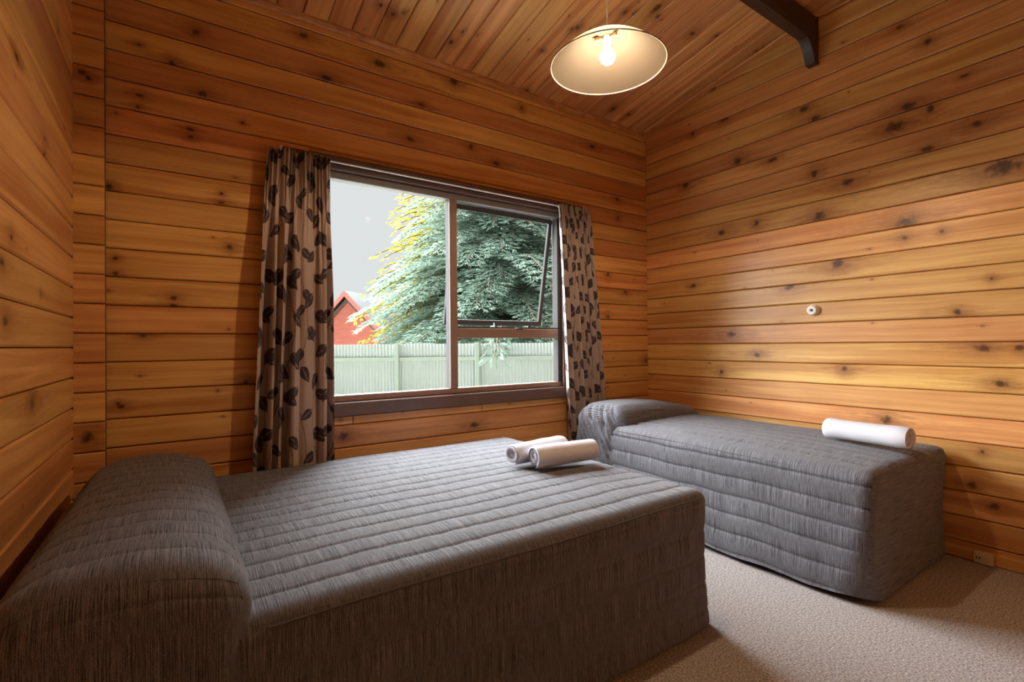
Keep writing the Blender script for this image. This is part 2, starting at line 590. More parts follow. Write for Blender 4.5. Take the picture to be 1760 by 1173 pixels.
wb = MB()
y0, y1 = YB + T, YB + 0.118
HB = ceil_z(YB) + 0.05
wb.box((XL - 0.12, y0, 0), (WX0, y1, HB)).box((WX1, y0, 0), (XR + 0.12, y1, HB))
wb.box((WX0, y0, 0), (WX1, y1, WZ0)).box((WX0, y0, WZ1), (WX1, y1, HB))
wall_back = tag(wb.build('wall_back', M['pine_back']), 'wall of horizontal stained pine boards around the window', 'wall', kind='structure')

z = 0.0366 - PITCH_B
zt = ceil_z(YB)
while z < zt:
    a, b = max(z, 0.0), min(z + PITCH_B, zt + 0.02)
    H = b - a
    if H > 0.01:
        spans = []
        if b <= WZ0 or a >= WZ1:
            spans.append((XL, XR, a, b))
        else:
            spans += [(XL, WX0, a, b), (WX1, XR, a, b)]
            if a < WZ0 - 0.012: spans.append((WX0, WX1, a, WZ0))
            if b > WZ1 + 0.012: spans.append((WX0, WX1, WZ1, b))
        for (sx0, sx1, sa, sb) in spans:
            # butt joints below the sill
            cuts = [sx0, sx1]
            if sa < 0.70 < sb and sx1 - sx0 > 1.5:
                cuts = [sx0, 0.835, 1.70, sx1]
            for q0, q1 in zip(cuts[:-1], cuts[1:]):
                zc = (sa + sb) / 2
                ks = [(k[0] - q0, k[1] - zc, k[2]) for k in KB if sa <= k[1] < sb and q0 <= k[0] < q1]
                add_board(wall_back, Vector((q0, YB + T, zc)), ID3, q1 - q0 - (0.005 if q1 < sx1 else 0.0), sb - sa, ks, M['pine'], fill=2 if q1 - q0 > 1.5 else 1)
    z += PITCH_B

# right wall (gable end)
wr = MB()
poly = [(YF - 0.12, 0), (YB + 0.118, 0), (YB + 0.118, ceil_z(YB) + 0.04), (RIDGE_Y, ceil_z(RIDGE_Y) + 0.04), (YF - 0.12, ceil_z(YF) + 0.04)]
mx = Matrix(((0, 0, 1, 0), (1, 0, 0, 0), (0, 1, 0, 0), (0, 0, 0, 1)))
wr.prism(poly, 0.10, Matrix.Translation((XR + T, 0, 0)) @ mx)
wall_right = tag(wr.build('wall_right', M['pine_back']), 'gable wall of knotty pine boards behind the single bed', 'wall', kind='structure')
wl = MB()
wl.prism(poly, 0.10, Matrix.Translation((XL - T - 0.10, 0, 0)) @ mx)
wall_left = tag(wl.build('wall_left', M['pine_back']), 'wall of honey coloured pine boards at the head of the double bed', 'wall', kind='structure')


def gable_rows(z0, wall, side):
    z = z0 - PITCH_B
    top = ceil_z(RIDGE_Y)
    KK = KR if side == 'r' else KL
    while z < top:
        a, b = max(z, 0.0), z + PITCH_B
        if b - a > 0.01:
            ylim = YB
            if a > ceil_z(YB):
                ylim = YB - (a - ceil_z(YB)) / SL
            ylo = YF
            if a > ceil_z(YF):
                ylo = YF + (a - ceil_z(YF)) / SL
            if ylim - ylo > 0.05:
                L = ylim - ylo
                zc = (a + b) / 2
                if side == 'r':
                    off = YB - ylim
                    ks = [(k[0] - off, k[1] - zc, k[2]) for k in KK if a <= k[1] < b and off <= k[0] < off + L]
                    add_board(wall, Vector((XR + T, ylim, zc)), ROT_R, L, b - a, ks, M['pine'], fill=3)
                else:
                    ks = [(k[0] - ylo, k[1] - zc, k[2]) for k in KK if a <= k[1] < b and ylo <= k[0] < ylim]
                    add_board(wall, Vector((XL - T, ylo, zc)), ROT_L, L, b - a, ks, M['pine'], fill=1)
        z += PITCH_B


gable_rows(0.0917, wall_right, 'r')
gable_rows(0.1039, wall_left, 'l')

# rear wall behind the camera
wf = MB().box((XL - 0.12, YF - 0.12, 0), (XR + 0.12, YF, ceil_z(YF) + 0.05)).build('wall_front', M['pine_rear'])
wf['seed'] = 0.4
tag(wf, 'plain pine wall behind the viewer', 'wall', kind='structure')

# ceiling: two slopes, boards on the visible one
ce = MB()
prof = [(YB + 0.118, ceil_z(YB + 0.118) + T), (RIDGE_Y, ceil_z(RIDGE_Y) + T), (YF - 0.12, ceil_z(YF - 0.12) + T),
        (YF - 0.12, ceil_z(YF - 0.12) + 0.14), (RIDGE_Y, ceil_z(RIDGE_Y) + 0.14), (YB + 0.118, ceil_z(YB + 0.118) + 0.14)]
ce.prism(prof, XR - XL + 0.24, Matrix.Translation((XL - 0.12, 0, 0)) @ mx)
ceiling = tag(ce.build('ceiling', M['pine_rear']), 'sloping tongue and groove pine ceiling', 'ceiling', kind='structure')
ceiling['seed'] = 0.2
ang = math.atan(SL)
ca, sa_ = math.cos(ang), math.sin(ang)
ROT_C = Matrix(((0, 0, -1), (-ca, sa_, 0), (sa_, ca, 0)))
Lc = (YB - RIDGE_Y) / ca
x = 0.441 - 0.131 * 7
base_y = YB
while x < XR:
    a, b = max(x, XL), min(x + 0.131, XR)
    if b - a > 0.012:
        xc = (a + b) / 2
        ks = [((YB - k[1]) / ca, -(k[0] - xc), k[2]) for k in KC if a <= k[0] < b]
        loc = Vector((xc, YB, ceil_z(YB))) + Vector((0, sa_, ca)) * T
        add_board(ceiling, loc, ROT_C, Lc, b - a, ks, M['pine_ceiling'], fill=2)
    x += 0.131

# stub of the interlocking corner at the left end of the window wall
st = MB().box((XL, YB - 0.042, 0), (-0.268, YB - 0.0005, ceil_z(YB) + 0.005)).build('trim_1', M['pine_back'])
tag(st, 'narrow column of short pine board ends in the left corner', 'trim', kind='structure')
z = 0.0366 - PITCH_B
while z < zt:
    a, b = max(z, 0.0), min(z + PITCH_B, zt)
    if b - a > 0.01:
        zc = (a + b) / 2
        ks = []
        if abs(zc - 0.753) < 0.066: ks = [(0.045, 0.0, 0.045)]
        if abs(zc - 2.25) < 0.066: ks = [(0.05, 0.01, 0.02), (0.03, 0.03, 0.02)]
        add_board(st, Vector((XL, YB - 0.042, zc)), ID3, XL * -1 - 0.268, b - a, ks, M['pine'], fill=0)
    z += PITCH_B
# bead where the window wall meets the ceiling
cz = ceil_z(YB)
bead = MB().prism([(YB, cz - 0.030), (YB - 0.010, cz - 0.030), (YB - 0.020, cz - 0.022), (YB - 0.026, cz - 0.010), (YB - 0.026, cz + 0.004), (YB, cz)],
                  XR + 0.268, Matrix.Translation((-0.268, 0, 0)) @ mx).build('trim_2', M['pine_ceiling'])
bead['seed'] = 0.9
tag(bead, 'slim pine bead along the top of the window wall', 'trim', kind='structure')

# ------------------------------------------------------------------ dark ceiling beam with curved end bracket
BZ0 = EYE + 1.905
BT = ceil_z(1.454) - 0.0005
bm_ = empty('ceiling_beam', (0, 1.485, 0))
tag(bm_, 'dark stained ceiling beam with curved bracket end at the gable wall', 'beam')
pts = [(XL + 0.001, BZ0), (3.215, BZ0)]
beam_poly = [(XL + 0.001, ceil_z(1.516) - 0.001), (XL + 0.001, BZ0), (XR - 0.001, BZ0), (XR - 0.001, ceil_z(1.516) - 0.001)]
mxz = Matrix(((1, 0, 0, 0), (0, 0, 1, 0), (0, 1, 0, 0), (0, 0, 0, 1)))     # xy polygon -> xz, extruded along +y
MB().prism(beam_poly, 0.062, Matrix.Translation((0, 1.454 - 1.485, 0)) @ mxz).build('beam', M['dark_wood'], bm_)
br = [(XR - 0.001, BZ0 - 0.0005), (3.215, BZ0 - 0.0005)]
for i in range(9):
    t = i / 8
    br.append((3.215 + 0.115 * (t ** 0.75) * 1.0, BZ0 - 0.0005 - 0.137 * (t ** 1.55)))
br += [(XR - 0.001, BZ0 - 0.138)]
MB().prism(br, 0.058, Matrix.Translation((0, 1.456 - 1.485, 0)) @ mxz).build('bracket', M['dark_wood'], bm_)

# ------------------------------------------------------------------ window
win = tag(empty('window_1', ((WX0 + WX1) / 2, YB, WZ0)), 'dark framed window with fixed panes and an opened awning sash', 'window', kind='structure')


def wpart(name, mb, mat, parent=win, smooth=False):
    o = mb.build(name, mat, None, smooth)
    o.parent = parent
    o.matrix_parent_inverse = Matrix.Translation(-Vector(win.location)) if parent is win else Matrix.Identity(4)
    if parent is not win:
        o.matrix_parent_inverse = Matrix.Identity(4)
    return o


GX0, GX1, GZ0, GZ1 = 0.690, 2.412, 0.822, 2.140      # aluminium frame, outer edge
FY0, FY1 = 2.872, 2.915
MX0, MX1 = 1.468, 1.524
TZ0, TZ1 = EYE + 0.046, EYE + 0.112
wpart('sill_board', MB().box((WX0, 2.826, WZ0), (WX1, YB + 0.118, 0.818), 0.004), M['dark_board'])
wpart('head_board', MB().box((WX0, 2.838, GZ1 + 0.002), (WX1, YB + 0.118, WZ1), 0.003), M['dark_board'])
wpart('jamb_board', MB().box((WX0, 2.840, 0.819), (GX0 - 0.001, YB + 0.118, GZ1 + 0.001), 0.003), M['dark_board'])
wpart('jamb_board', MB().box((GX1 + 0.001, 2.840, 0.819), (WX1, YB + 0.118, GZ1 + 0.001), 0.003), M['dark_board'])
fw = 0.034
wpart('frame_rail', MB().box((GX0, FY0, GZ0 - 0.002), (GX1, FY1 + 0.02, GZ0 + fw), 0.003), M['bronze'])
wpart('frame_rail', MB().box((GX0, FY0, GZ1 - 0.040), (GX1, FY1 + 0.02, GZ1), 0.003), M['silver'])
wpart('frame_stile', MB().box((GX0, FY0, GZ0 + fw), (GX0 + 0.028, FY1 + 0.02, GZ1 - 0.04), 0.003), M['darkened_frame'])
wpart('frame_stile', MB().box((GX1 - 0.030, FY0, GZ0 + fw), (GX1, FY1 + 0.02, GZ1 - 0.04), 0.003), M['darkened_frame'])
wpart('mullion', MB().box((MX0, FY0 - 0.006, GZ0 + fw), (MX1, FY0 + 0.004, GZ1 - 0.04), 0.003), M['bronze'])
wpart('mullion_body', MB().box((MX0 + 0.003, FY0 + 0.0045, GZ0 + fw), (MX1 - 0.003, FY1 + 0.02, GZ1 - 0.04), 0.002), M['darkened_frame'])  # sun-struck depth split off from the cover to take the darkened colour
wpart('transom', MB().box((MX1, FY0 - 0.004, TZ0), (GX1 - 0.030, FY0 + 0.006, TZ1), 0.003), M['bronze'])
wpart('transom_body', MB().box((MX1, FY0 + 0.0065, TZ0 + 0.002), (GX1 - 0.030, FY1 + 0.02, TZ1 - 0.002), 0.002), M['darkened_frame'])
wpart('transom_track', MB().box((MX1, FY0 + 0.006, TZ1), (GX1 - 0.030, FY1 + 0.018, TZ1 + 0.012), 0.002), M['darkened_frame'])
wpart('pane', MB().box((GX0 + 0.028, 2.899, GZ0 + fw), (MX0, 2.903, GZ1 - 0.04)), M['glass'])
wpart('pane', MB().box((MX1, 2.899, GZ0 + fw), (GX1 - 0.030, 2.903, TZ0)), M['glass'])
# awning sash, hinged at the head and pushed outwards
SH = (GZ1 - 0.046) - (TZ1 + 0.016)
sw0, sw1 = MX1 + 0.004, GX1 - 0.034
sash = empty('sash')
sash.parent = win
sash.matrix_parent_inverse = Matrix.Translation(-Vector(win.location))
sash.location = ((sw0 + sw1) / 2, 2.918, GZ1 - 0.046)
sash.rotation_euler = (math.radians(11.0), 0, 0)
hw = (sw1 - sw0) / 2
for nm, bx in (('sash_rail', ((-hw, 0, -0.034), (hw, 0.024, 0))), ('sash_rail', ((-hw, 0, -SH), (hw, 0.024, -SH + 0.036))),
               ('sash_stile', ((-hw, 0, -SH + 0.036), (-hw + 0.030, 0.024, -0.034))), ('sash_stile', ((hw - 0.030, 0, -SH + 0.036), (hw, 0.024, -0.034)))):
    MB().box(bx[0], bx[1], 0.002).build(nm, M['darkened_frame'], sash)
MB().box((-hw + 0.030, 0.010, -SH + 0.036), (hw - 0.030, 0.014, -0.034)).build('pane', M['glass'], sash)
MB().tube([(-0.02, -0.002, -SH + 0.02), (-0.05, -0.055, -SH + 0.015), (-0.085, -0.125, -SH - 0.01)], 0.0045, 8).build('window_stay', M['black'], sash)
wpart('latch', MB().box((1.99, FY0 - 0.012, TZ1 - 0.006), (2.05, FY0 + 0.012, TZ1 + 0.006), 0.003).box((2.00, FY0 - 0.02, TZ1 - 0.002), (2.02, FY0 - 0.010, TZ1 + 0.004), 0.002), M['black'])

# ------------------------------------------------------------------ curtain track and curtains
tr = empty('curtain_track', (1.52, 2.82, 2.185))
tag(tr, 'brown curtain track with a thin white lip above the window', 'curtain track')
MB().box((-1.06, -0.022, -0.012), (1.06, 0.016, 0.014), 0.003).build('track_body', M['dark_board'], tr)
MB().box((-1.05, -0.026, -0.019), (1.05, -0.008, -0.0125), 0.001).build('track_lip', M['track_white'], tr)
MB().box((-1.075, -0.026, -0.016), (-1.061, 0.016, 0.018), 0.004).build('end_stop', M['white_plastic'], tr)
MB().box((1.061, -0.026, -0.016), (1.075, 0.016, 0.018), 0.004).build('end_stop', M['white_plastic'], tr)


def leaf_print(U, Z, seed):
    """leaf sprigs printed on the unrolled cloth; returns leaf mask and stalk mask"""
    r = np.random.default_rng(seed)
    mask = np.zeros_like(U)
    stalk = np.zeros_like(U)
    wid = U.max() + 0.1
    k = 0
    for ux in np.arange(-0.06, wid, 0.105):
        ph = r.uniform(0, 6.28)
        off = 0.0 if k % 2 else 0.075
        k += 1
        sx = lambda zz: ux + 0.030 * np.sin(zz * 9.0 + ph)
        d = np.abs(U - sx(Z))
        gate = (np.sin(Z * 4.3 + ph * 2) > -0.75)
        stalk = np.maximum(stalk, np.where((d < 0.0028) & gate, 1.0, 0.0))
        side = 1
        for zz in np.arange(-0.1 + off, 2.0, 0.105):
            side = -side
            if r.random() < 0.12:
                continue
            a = math.radians(r.uniform(25, 62)) * side
            L = r.uniform(0.082, 0.108)
            W = L * r.uniform(0.27, 0.34)
            z0 = zz + r.uniform(-0.012, 0.012)
            x0 = float(sx(np.array(z0)))
            dx, dz = math.sin(a), math.cos(a)
            st0 = 0.016
            cx, cz = x0 + dx * st0, z0 + dz * st0
            pu = (U - cx) * dx + (Z - cz) * dz
            pv = (U - cx) * dz - (Z - cz) * dx
            t = np.clip(pu / L, 0, 1)
            half = W * (np.sin(np.pi * t ** 0.72) ** 0.85)
            ins = (pu > 0) & (pu < L) & (np.abs(pv) < half)
            vein = (np.abs(pv) < 0.0012) & (t < 0.85)
            mask = np.where(ins & ~vein, 1.0, mask)
            ps = (U - x0) * dx + (Z - z0) * dz
            pp = (U - x0) * dz - (Z - z0) * dx
            stalk = np.where((ps > 0) & (ps < st0 + 0.004) & (np.abs(pp) < 0.0022), 1.0, stalk)
    return mask, stalk * (1 - mask)


def make_curtain(label, xt0, xt1, xb0, xb1, ztop, zbot, folds, width, seed, yc=2.772, amp=0.034, cat='curtain', phase=0.0, valleys=None):
    ns, nz = 300, 400
    s = np.linspace(0, 1, ns)
    v = np.linspace(0, 1, nz)
    S, Vv = np.meshgrid(s, v)
    r = np.random.default_rng(seed)
    zz = ztop + (zbot - ztop) * Vv
    ease = Vv ** 0.8
    x0 = xt0 + (xb0 - xt0) * ease
    x1 = xt1 + (xb1 - xt1) * ease
    warp = S + 0.035 * np.sin(2 * np.pi * (S * 1.7 + 0.13 * seed)) + 0.02 * np.sin(2 * np.pi * S * 3.1 + seed)
    warp = (warp - warp[:, :1]) / (warp[:, -1:] - warp[:, :1])
    th = 2 * np.pi * folds * warp + phase + 0.35 * np.sin(3.0 * Vv + seed) * np.sin(2.2 * np.pi * S)
    A = amp * (0.55 + 0.45 * Vv) * (0.8 + 0.25 * np.sin(5 * S + seed))
    # pleats, narrow at the heading and opening out below
    th2 = 2 * np.pi * folds * 3 * S + 1.0
    head = np.exp(-(Vv / 0.06) ** 2)
    Y = yc - A * np.cos(th) * (1 - 0.6 * head) - 0.012 * np.cos(th2) * np.exp(-(Vv / 0.16) ** 1.5)
    Y += 0.006 * np.sin(2 * np.pi * folds * 2 * warp + 1.3) * (0.4 + 0.6 * Vv)
    if valleys:
        # broad front folds with narrow deep valleys, set in from below the heading
        Yv = yc - 0.040 + 0.012 * np.cos(2 * np.pi * 1.3 * S + 0.8)
        for (vs_, vw, vd) in valleys:
            Yv = Yv + vd * np.exp(-np.abs((S - vs_ - 0.012 * np.sin(3 * Vv + vs_ * 20)) / vw) ** 2.4)
        bl = np.clip((Vv - 0.05) / 0.45, 0, 1); bl = bl * bl * (3 - 2 * bl)
        Y = Y * (1 - bl) + Yv * bl
    Xw = (x1 - x0)
    X = x0 + Xw * (S - 0.30 / (2 * np.pi * folds) * np.sin(2 * th) * 1.2)
    # the cinched band under the heading
    X += 0.004 * np.sin(40 * S + 5 * Vv) * head
    Y = np.minimum(Y, 2.812)
    zz = zz + 0.006 * np.sin(th * 0.5) * Vv + 0.008 * head * np.cos(th2)
    U = S * width
    mask, stalk = leaf_print(U, (ztop - zz), seed)
    me = bpy.data.meshes.new('curtain')
    co = np.stack([X, Y, zz], -1).reshape(-1, 3)
    idx = np.arange(ns * nz).reshape(nz, ns)
    f = np.stack([idx[:-1, :-1], idx[1:, :-1], idx[1:, 1:], idx[:-1, 1:]], -1).reshape(-1, 4)
    me.vertices.add(len(co)); me.vertices.foreach_set('co', co.ravel())
    me.loops.add(f.size); me.loops.foreach_set('vertex_index', f.ravel().astype(np.int32))
    me.polygons.add(len(f)); me.polygons.foreach_set('loop_start', np.arange(0, f.size, 4, dtype=np.int32))
    me.update(calc_edges=True); me.validate()
    me.polygons.foreach_set('use_smooth', [True] * len(f))
    ca_ = me.attributes.new('print', 'FLOAT_COLOR', 'POINT')
    colr = np.stack([mask, stalk, np.zeros_like(mask), np.ones_like(mask)], -1).reshape(-1, 4)
    ca_.data.foreach_set('color', colr.ravel().astype(np.float32))
    uv = me.uv_layers.new(name='UVMap')
    uvc = np.stack([U, zz], -1).reshape(-1, 2)[f.ravel()]
    uv.data.foreach_set('uv', uvc.ravel().astype(np.float32))
    root = empty('curtain', ((xb0 + xb1) / 2, yc, zbot))
    cl = link('cloth', me, M['curtain'], root)
    cl.matrix_parent_inverse = Matrix.Translation(-root.location)
    so = cl.modifiers.new('thickness', 'SOLIDIFY')
    so.thickness = 0.0016
    tag(root, label, cat, 'leaf print curtains at the window')
    # gather hooks
    for t in np.linspace(0.08, 0.92, 5):
        hx = xt0 + (xt1 - xt0) * t
        h = MB().box((hx - 0.004, 2.800, ztop - 0.012), (hx + 0.004, 2.812, ztop + 0.006), 0.001).build('curtain_hook', M['white_plastic'], root)
        h.matrix_parent_inverse = Matrix.Translation(-root.location)
    return root


make_curtain('wide taupe curtain with dark leaf print, left of the window', 0.385, 0.690, 0.296, 0.690, 2.172, 0.470, 6.0, 0.60, 3, phase=2.6, amp=0.030,
             valleys=[(0.13, 0.050, 0.100), (0.245, 0.03, 0.06), (0.40, 0.050, 0.110), (0.55, 0.05, 0.02), (0.80, 0.035, 0.035), (0.94, 0.03, 0.06)])
make_curtain('narrow tightly gathered leaf print curtain right of the window', 2.318, 2.610, 2.405, 2.790, 2.170, 0.400, 8.0, 1.05, 8, phase=0.6, amp=0.034)

# ------------------------------------------------------------------ bedspreads
def vnoise(P, sc, seed=0.0):
    out = np.empty(len(P))
    for i, p in enumerate(P):
        out[i] = noise.noise(Vector((p[0] * sc[0] + seed, p[1] * sc[1] + seed * 1.7, p[2] * sc[2])))
    return out


def spread_shell(name, lo, hi, rad, axis, lines_top, side_step, parent, faces, mat, crown=0.02, depth=0.006, puff=0.004,
                 wrinkle=0.004, flare=0.006, seed=1.0, res=0.0058, res_l=0.022, hem=0.012, post=None):
    """rounded bedspread over a box.  axis = 0 or 1 is the direction the quilting runs in.
    faces: subset of 'top', '+b', '-b' (the long sides), '+a', '-a' (the ends)"""
    A, B = axis, 1 - axis
    lo, hi = np.array(lo, float), np.array(hi, float)
    cen = (lo + hi) / 2
    allv, allf, alluv = [], [], []
    base = 0
    for fc in faces:
        la, lb, lz = hi[A] - lo[A], hi[B] - lo[B], hi[2] - lo[2]
        if fc == 'top':
            na, nb = int(la / res_l) + 2, int(lb / res) + 2
            ga, gb = np.meshgrid(np.linspace(0, 1, na), np.linspace(0, 1, nb), indexing='ij')
            P = np.zeros((na * nb, 3))
            P[:, A] = lo[A] + la * ga.ravel(); P[:, B] = lo[B] + lb * gb.ravel(); P[:, 2] = hi[2]
            u = P[:, A].copy(); v = P[:, B] - cen[B]
            shp = (na, nb); flip = (axis == 1)
        elif fc[1] == 'b':
            na, nb = int(la / res_l) + 2, int(lz / res) + 2
            ga, gb = np.meshgrid(np.linspace(0, 1, na), np.linspace(0, 1, nb), indexing='ij')
            P = np.zeros((na * nb, 3))
            P[:, A] = lo[A] + la * ga.ravel()
            P[:, B] = hi[B] if fc[0] == '+' else lo[B]
            P[:, 2] = hi[2] - lz * gb.ravel()
            sg = 1 if fc[0] == '+' else -1
            u = P[:, A].copy(); v = sg * (lb / 2 + (hi[2] - P[:, 2]))
            shp = (na, nb); flip = ((sg > 0) == (axis == 1))
        else:
            na, nb = int(lb / res_l) + 2, int(lz / res) + 2
            ga, gb = np.meshgrid(np.linspace(0, 1, na), np.linspace(0, 1, nb), indexing='ij')
            P = np.zeros((na * nb, 3))
            P[:, B] = lo[B] + lb * ga.ravel()
            P[:, A] = hi[A] if fc[0] == '+' else lo[A]
            P[:, 2] = hi[2] - lz * gb.ravel()
            sg = 1 if fc[0] == '+' else -1
            u = P[:, A] + sg * (hi[2] - P[:, 2]); v = P[:, B] - cen[B]
            shp = (na, nb); flip = ((sg > 0) != (axis == 1))
        il, ih = lo + rad, hi - rad
        il[2] = lo[2] - 10
        C = np.clip(P, il, ih)
        D = P - C
        nrm = D / np.maximum(np.linalg.norm(D, axis=1, keepdims=True), 1e-9)
        Q = C + rad * nrm
        drop = np.clip((hi[2] - Q[:, 2]) / (hi[2] - lo[2]), 0, 1)
        # quilting lines
        if fc == 'top':
            ln = np.array(lines_top)
        elif fc[1] == 'b':
            ln = (1 if fc[0] == '+' else -1) * (lb / 2 + np.arange(0.055, 2.0, side_step))
        else:
            ln = None
        disp = np.zeros(len(Q))
        if ln is not None and len(ln):
            wav = 0.0022 * np.sin(u * 7 + seed) + 0.0015 * np.sin(u * 19 + 2 * seed)
            dd = np.abs((v + wav)[:, None] - ln[None, :]).min(1)
            disp += -depth * np.exp(-(dd / 0.0046) ** 2) + puff * (1 - np.exp(-(dd / 0.020) ** 2))
            # puckers running off the stitching
            sc = [0, 0, 3.0]
            sc[A] = 34.0; sc[B] = 5.0
            pk = vnoise(Q, sc, seed)
            disp += wrinkle * pk * np.exp(-(dd / 0.035) ** 2)
        nz_ = vnoise(Q, (2.6, 2.6, 2.2), seed + 9)
        disp += (0.004 + flare * drop) * nz_
        if fc != 'top':
            vf = vnoise(np.stack([Q[:, 0], Q[:, 1], Q[:, 2] * 0.25], -1), (11.0, 11.0, 1.0), seed + 3)
            disp += 0.005 * vf * drop ** 1.2
            disp += -0.012 * np.sin(np.pi * drop) + 0.004 * drop
        Q = Q + nrm * disp[:, None]
        # soft crown on the mattress
        ta = np.clip((Q[:, A] - lo[A]) / la, 0, 1); tb = np.clip((Q[:, B] - lo[B]) / lb, 0, 1)
        cr = crown * (1 - (2 * ta - 1) ** 4) * (1 - (2 * tb - 1) ** 4)
        Q[:, 2] += cr * (1 - drop)
        if fc != 'top':
            Q[:, 2] += hem * drop * (0.6 + vnoise(Q, (5, 5, 0.0), seed + 5))
        if post is not None:
            Q = post(Q, drop)
        idx = base + np.arange(shp[0] * shp[1]).reshape(shp)
        f = np.stack([idx[:-1, :-1], idx[1:, :-1], idx[1:, 1:], idx[:-1, 1:]], -1).reshape(-1, 4)
        if flip:
            f = f[:, ::-1]
        allv.append(Q); allf.append(f); alluv.append(np.stack([u, v], -1))
        base += len(Q)
    V = np.concatenate(allv); Fq = np.concatenate(allf); UV = np.concatenate(alluv)
    me = bpy.data.meshes.new(name)
    me.vertices.add(len(V)); me.vertices.foreach_set('co', V.ravel())
    me.loops.add(Fq.size); me.loops.foreach_set('vertex_index', Fq.ravel().astype(np.int32))
    me.polygons.add(len(Fq)); me.polygons.foreach_set('loop_start', np.arange(0, Fq.size, 4, dtype=np.int32))
    me.update(calc_edges=True); me.validate()
    me.polygons.foreach_set('use_smooth', [True] * len(Fq))
    uvl = me.uv_layers.new(name='UVMap')
    uvl.data.foreach_set('uv', UV[Fq.ravel()].ravel().astype(np.float32))
    o = link(name, me, mat, parent)
    o.matrix_parent_inverse = Matrix.Translation(-parent.location)
    return o


def piping(path, parent, r=0.0042):
    o = MB().tube(path, r, 6).build('piping', M['piping'], parent, True)
    o.matrix_parent_inverse = Matrix.Translation(-parent.location)
    return o


DX0, DX1, DY0, DY1, DZ = -0.320, 1.775, 1.185, 2.660, 0.545
dbl = empty('double_bed', ((DX0 + DX1) / 2, (DY0 + DY1) / 2, 0))
tag(dbl, 'large double bed under a charcoal quilted bedspread in the foreground', 'bed')
w2 = (DY1 - DY0) / 2
lt = [-w2 + 0.105 + 0.0925 * i + random.uniform(-0.007, 0.007) for i in range(15)]
spread_shell('bedspread', (DX0, DY0, 0.012), (DX1, DY1, DZ), 0.055, 0, lt, 0.105, dbl, ('top', '-b', '+b', '+a', '-a'), M['quilt'],
             crown=0.018, seed=1.3, depth=0.0045, puff=0.0022, wrinkle=0.0028)
pth = [(xx, DY0 + 0.006 + 0.004 * math.sin(xx * 3), DZ - 0.024 + 0.003 * math.sin(5 * xx)) for xx in np.linspace(0.16, DX1 - 0.06, 40)]
piping(pth, dbl)


def pil_d(Q, drop):
    # softer, higher in the middle and nearer the front
    t = np.clip((Q[:, 0] - (-0.315)) / 0.45, 0, 1)
    Q[:, 2] += (0.026 * np.sin(np.pi * t) - 0.11 * np.clip(0.25 - t, 0, 1) - 0.085 * np.clip(t - 0.6, 0, 1) ** 1.2) * (1 - drop)
    s = np.clip((Q[:, 1] - 1.17) / 1.5, 0, 1)
    Q[:, 2] += (0.012 - 0.03 * s) * (1 - drop)
    return Q


spread_shell('pillow_cover', (-0.318, DY0 - 0.016, 0.016), (0.140, DY1 + 0.008, 0.672), 0.085, 0, [-0.62, -0.52, -0.42, -0.32, -0.2, -0.1, 0.02, 0.12, 0.24, 0.34, 0.45, 0.56],
             0.15, dbl, ('top', '-b', '+b', '+a', '-a'), M['quilt'], crown=0.012, seed=4.7, depth=0.003, puff=0.002, wrinkle=0.004, res_l=0.014, post=pil_d)

SX0, SX1, SY0, SY1, SZ = 2.395, 3.352, 0.835, 2.690, 0.580
sgl = empty('single_bed', ((SX0 + SX1) / 2, (SY0 + SY1) / 2, 0))
tag(sgl, 'narrow single bed under a grey quilted bedspread along the gable wall', 'bed')
ws = (SX1 - SX0) / 2
lt = [-ws + 0.12 + 0.105 * i for i in range(9)]


def post_s(Q, drop):
    # the foot drop leans in slightly towards the floor
    m = np.clip((1.25 - Q[:, 1]) / 0.4, 0, 1)
    Q[:, 0] -= 0.012 * np.sin(np.pi * drop) * (Q[:, 0] < 2.6) * m
    Q[:, 1] += 0.020 * drop * m
    # towards the floor the corner rounds out
    R = 0.055 + 0.11 * drop ** 2
    cx, cy = SX0 + R, SY0 + R
    dx, dy = Q[:, 0] - cx, Q[:, 1] - cy
    d = np.hypot(dx, dy)
    k = (dx < 0) & (dy < 0) & (d > R)
    sc = np.where(k, R / np.maximum(d, 1e-6), 1.0)
    sc = 1 - (1 - sc) * np.clip(drop * 3, 0, 1)
    Q[:, 0] = np.where(k, cx + dx * sc, Q[:, 0]); Q[:, 1] = np.where(k, cy + dy * sc, Q[:, 1])
    return Q


spread_shell('bedspread', (SX0, SY0, 0.022), (SX1, SY1, SZ), 0.052, 1, lt, 0.098, sgl, ('top', '-b', '+b', '-a', '+a'), M['quilt'],
             crown=0.030, seed=7.9, depth=0.006, puff=0.004, wrinkle=0.0035, hem=0.010, post=post_s)
piping([(SX0 + 0.008, yy, SZ - 0.022 + 0.004 * math.sin(4 * yy)) for yy in np.linspace(SY0 + 0.05, 2.3, 40)], sgl, 0.0035)


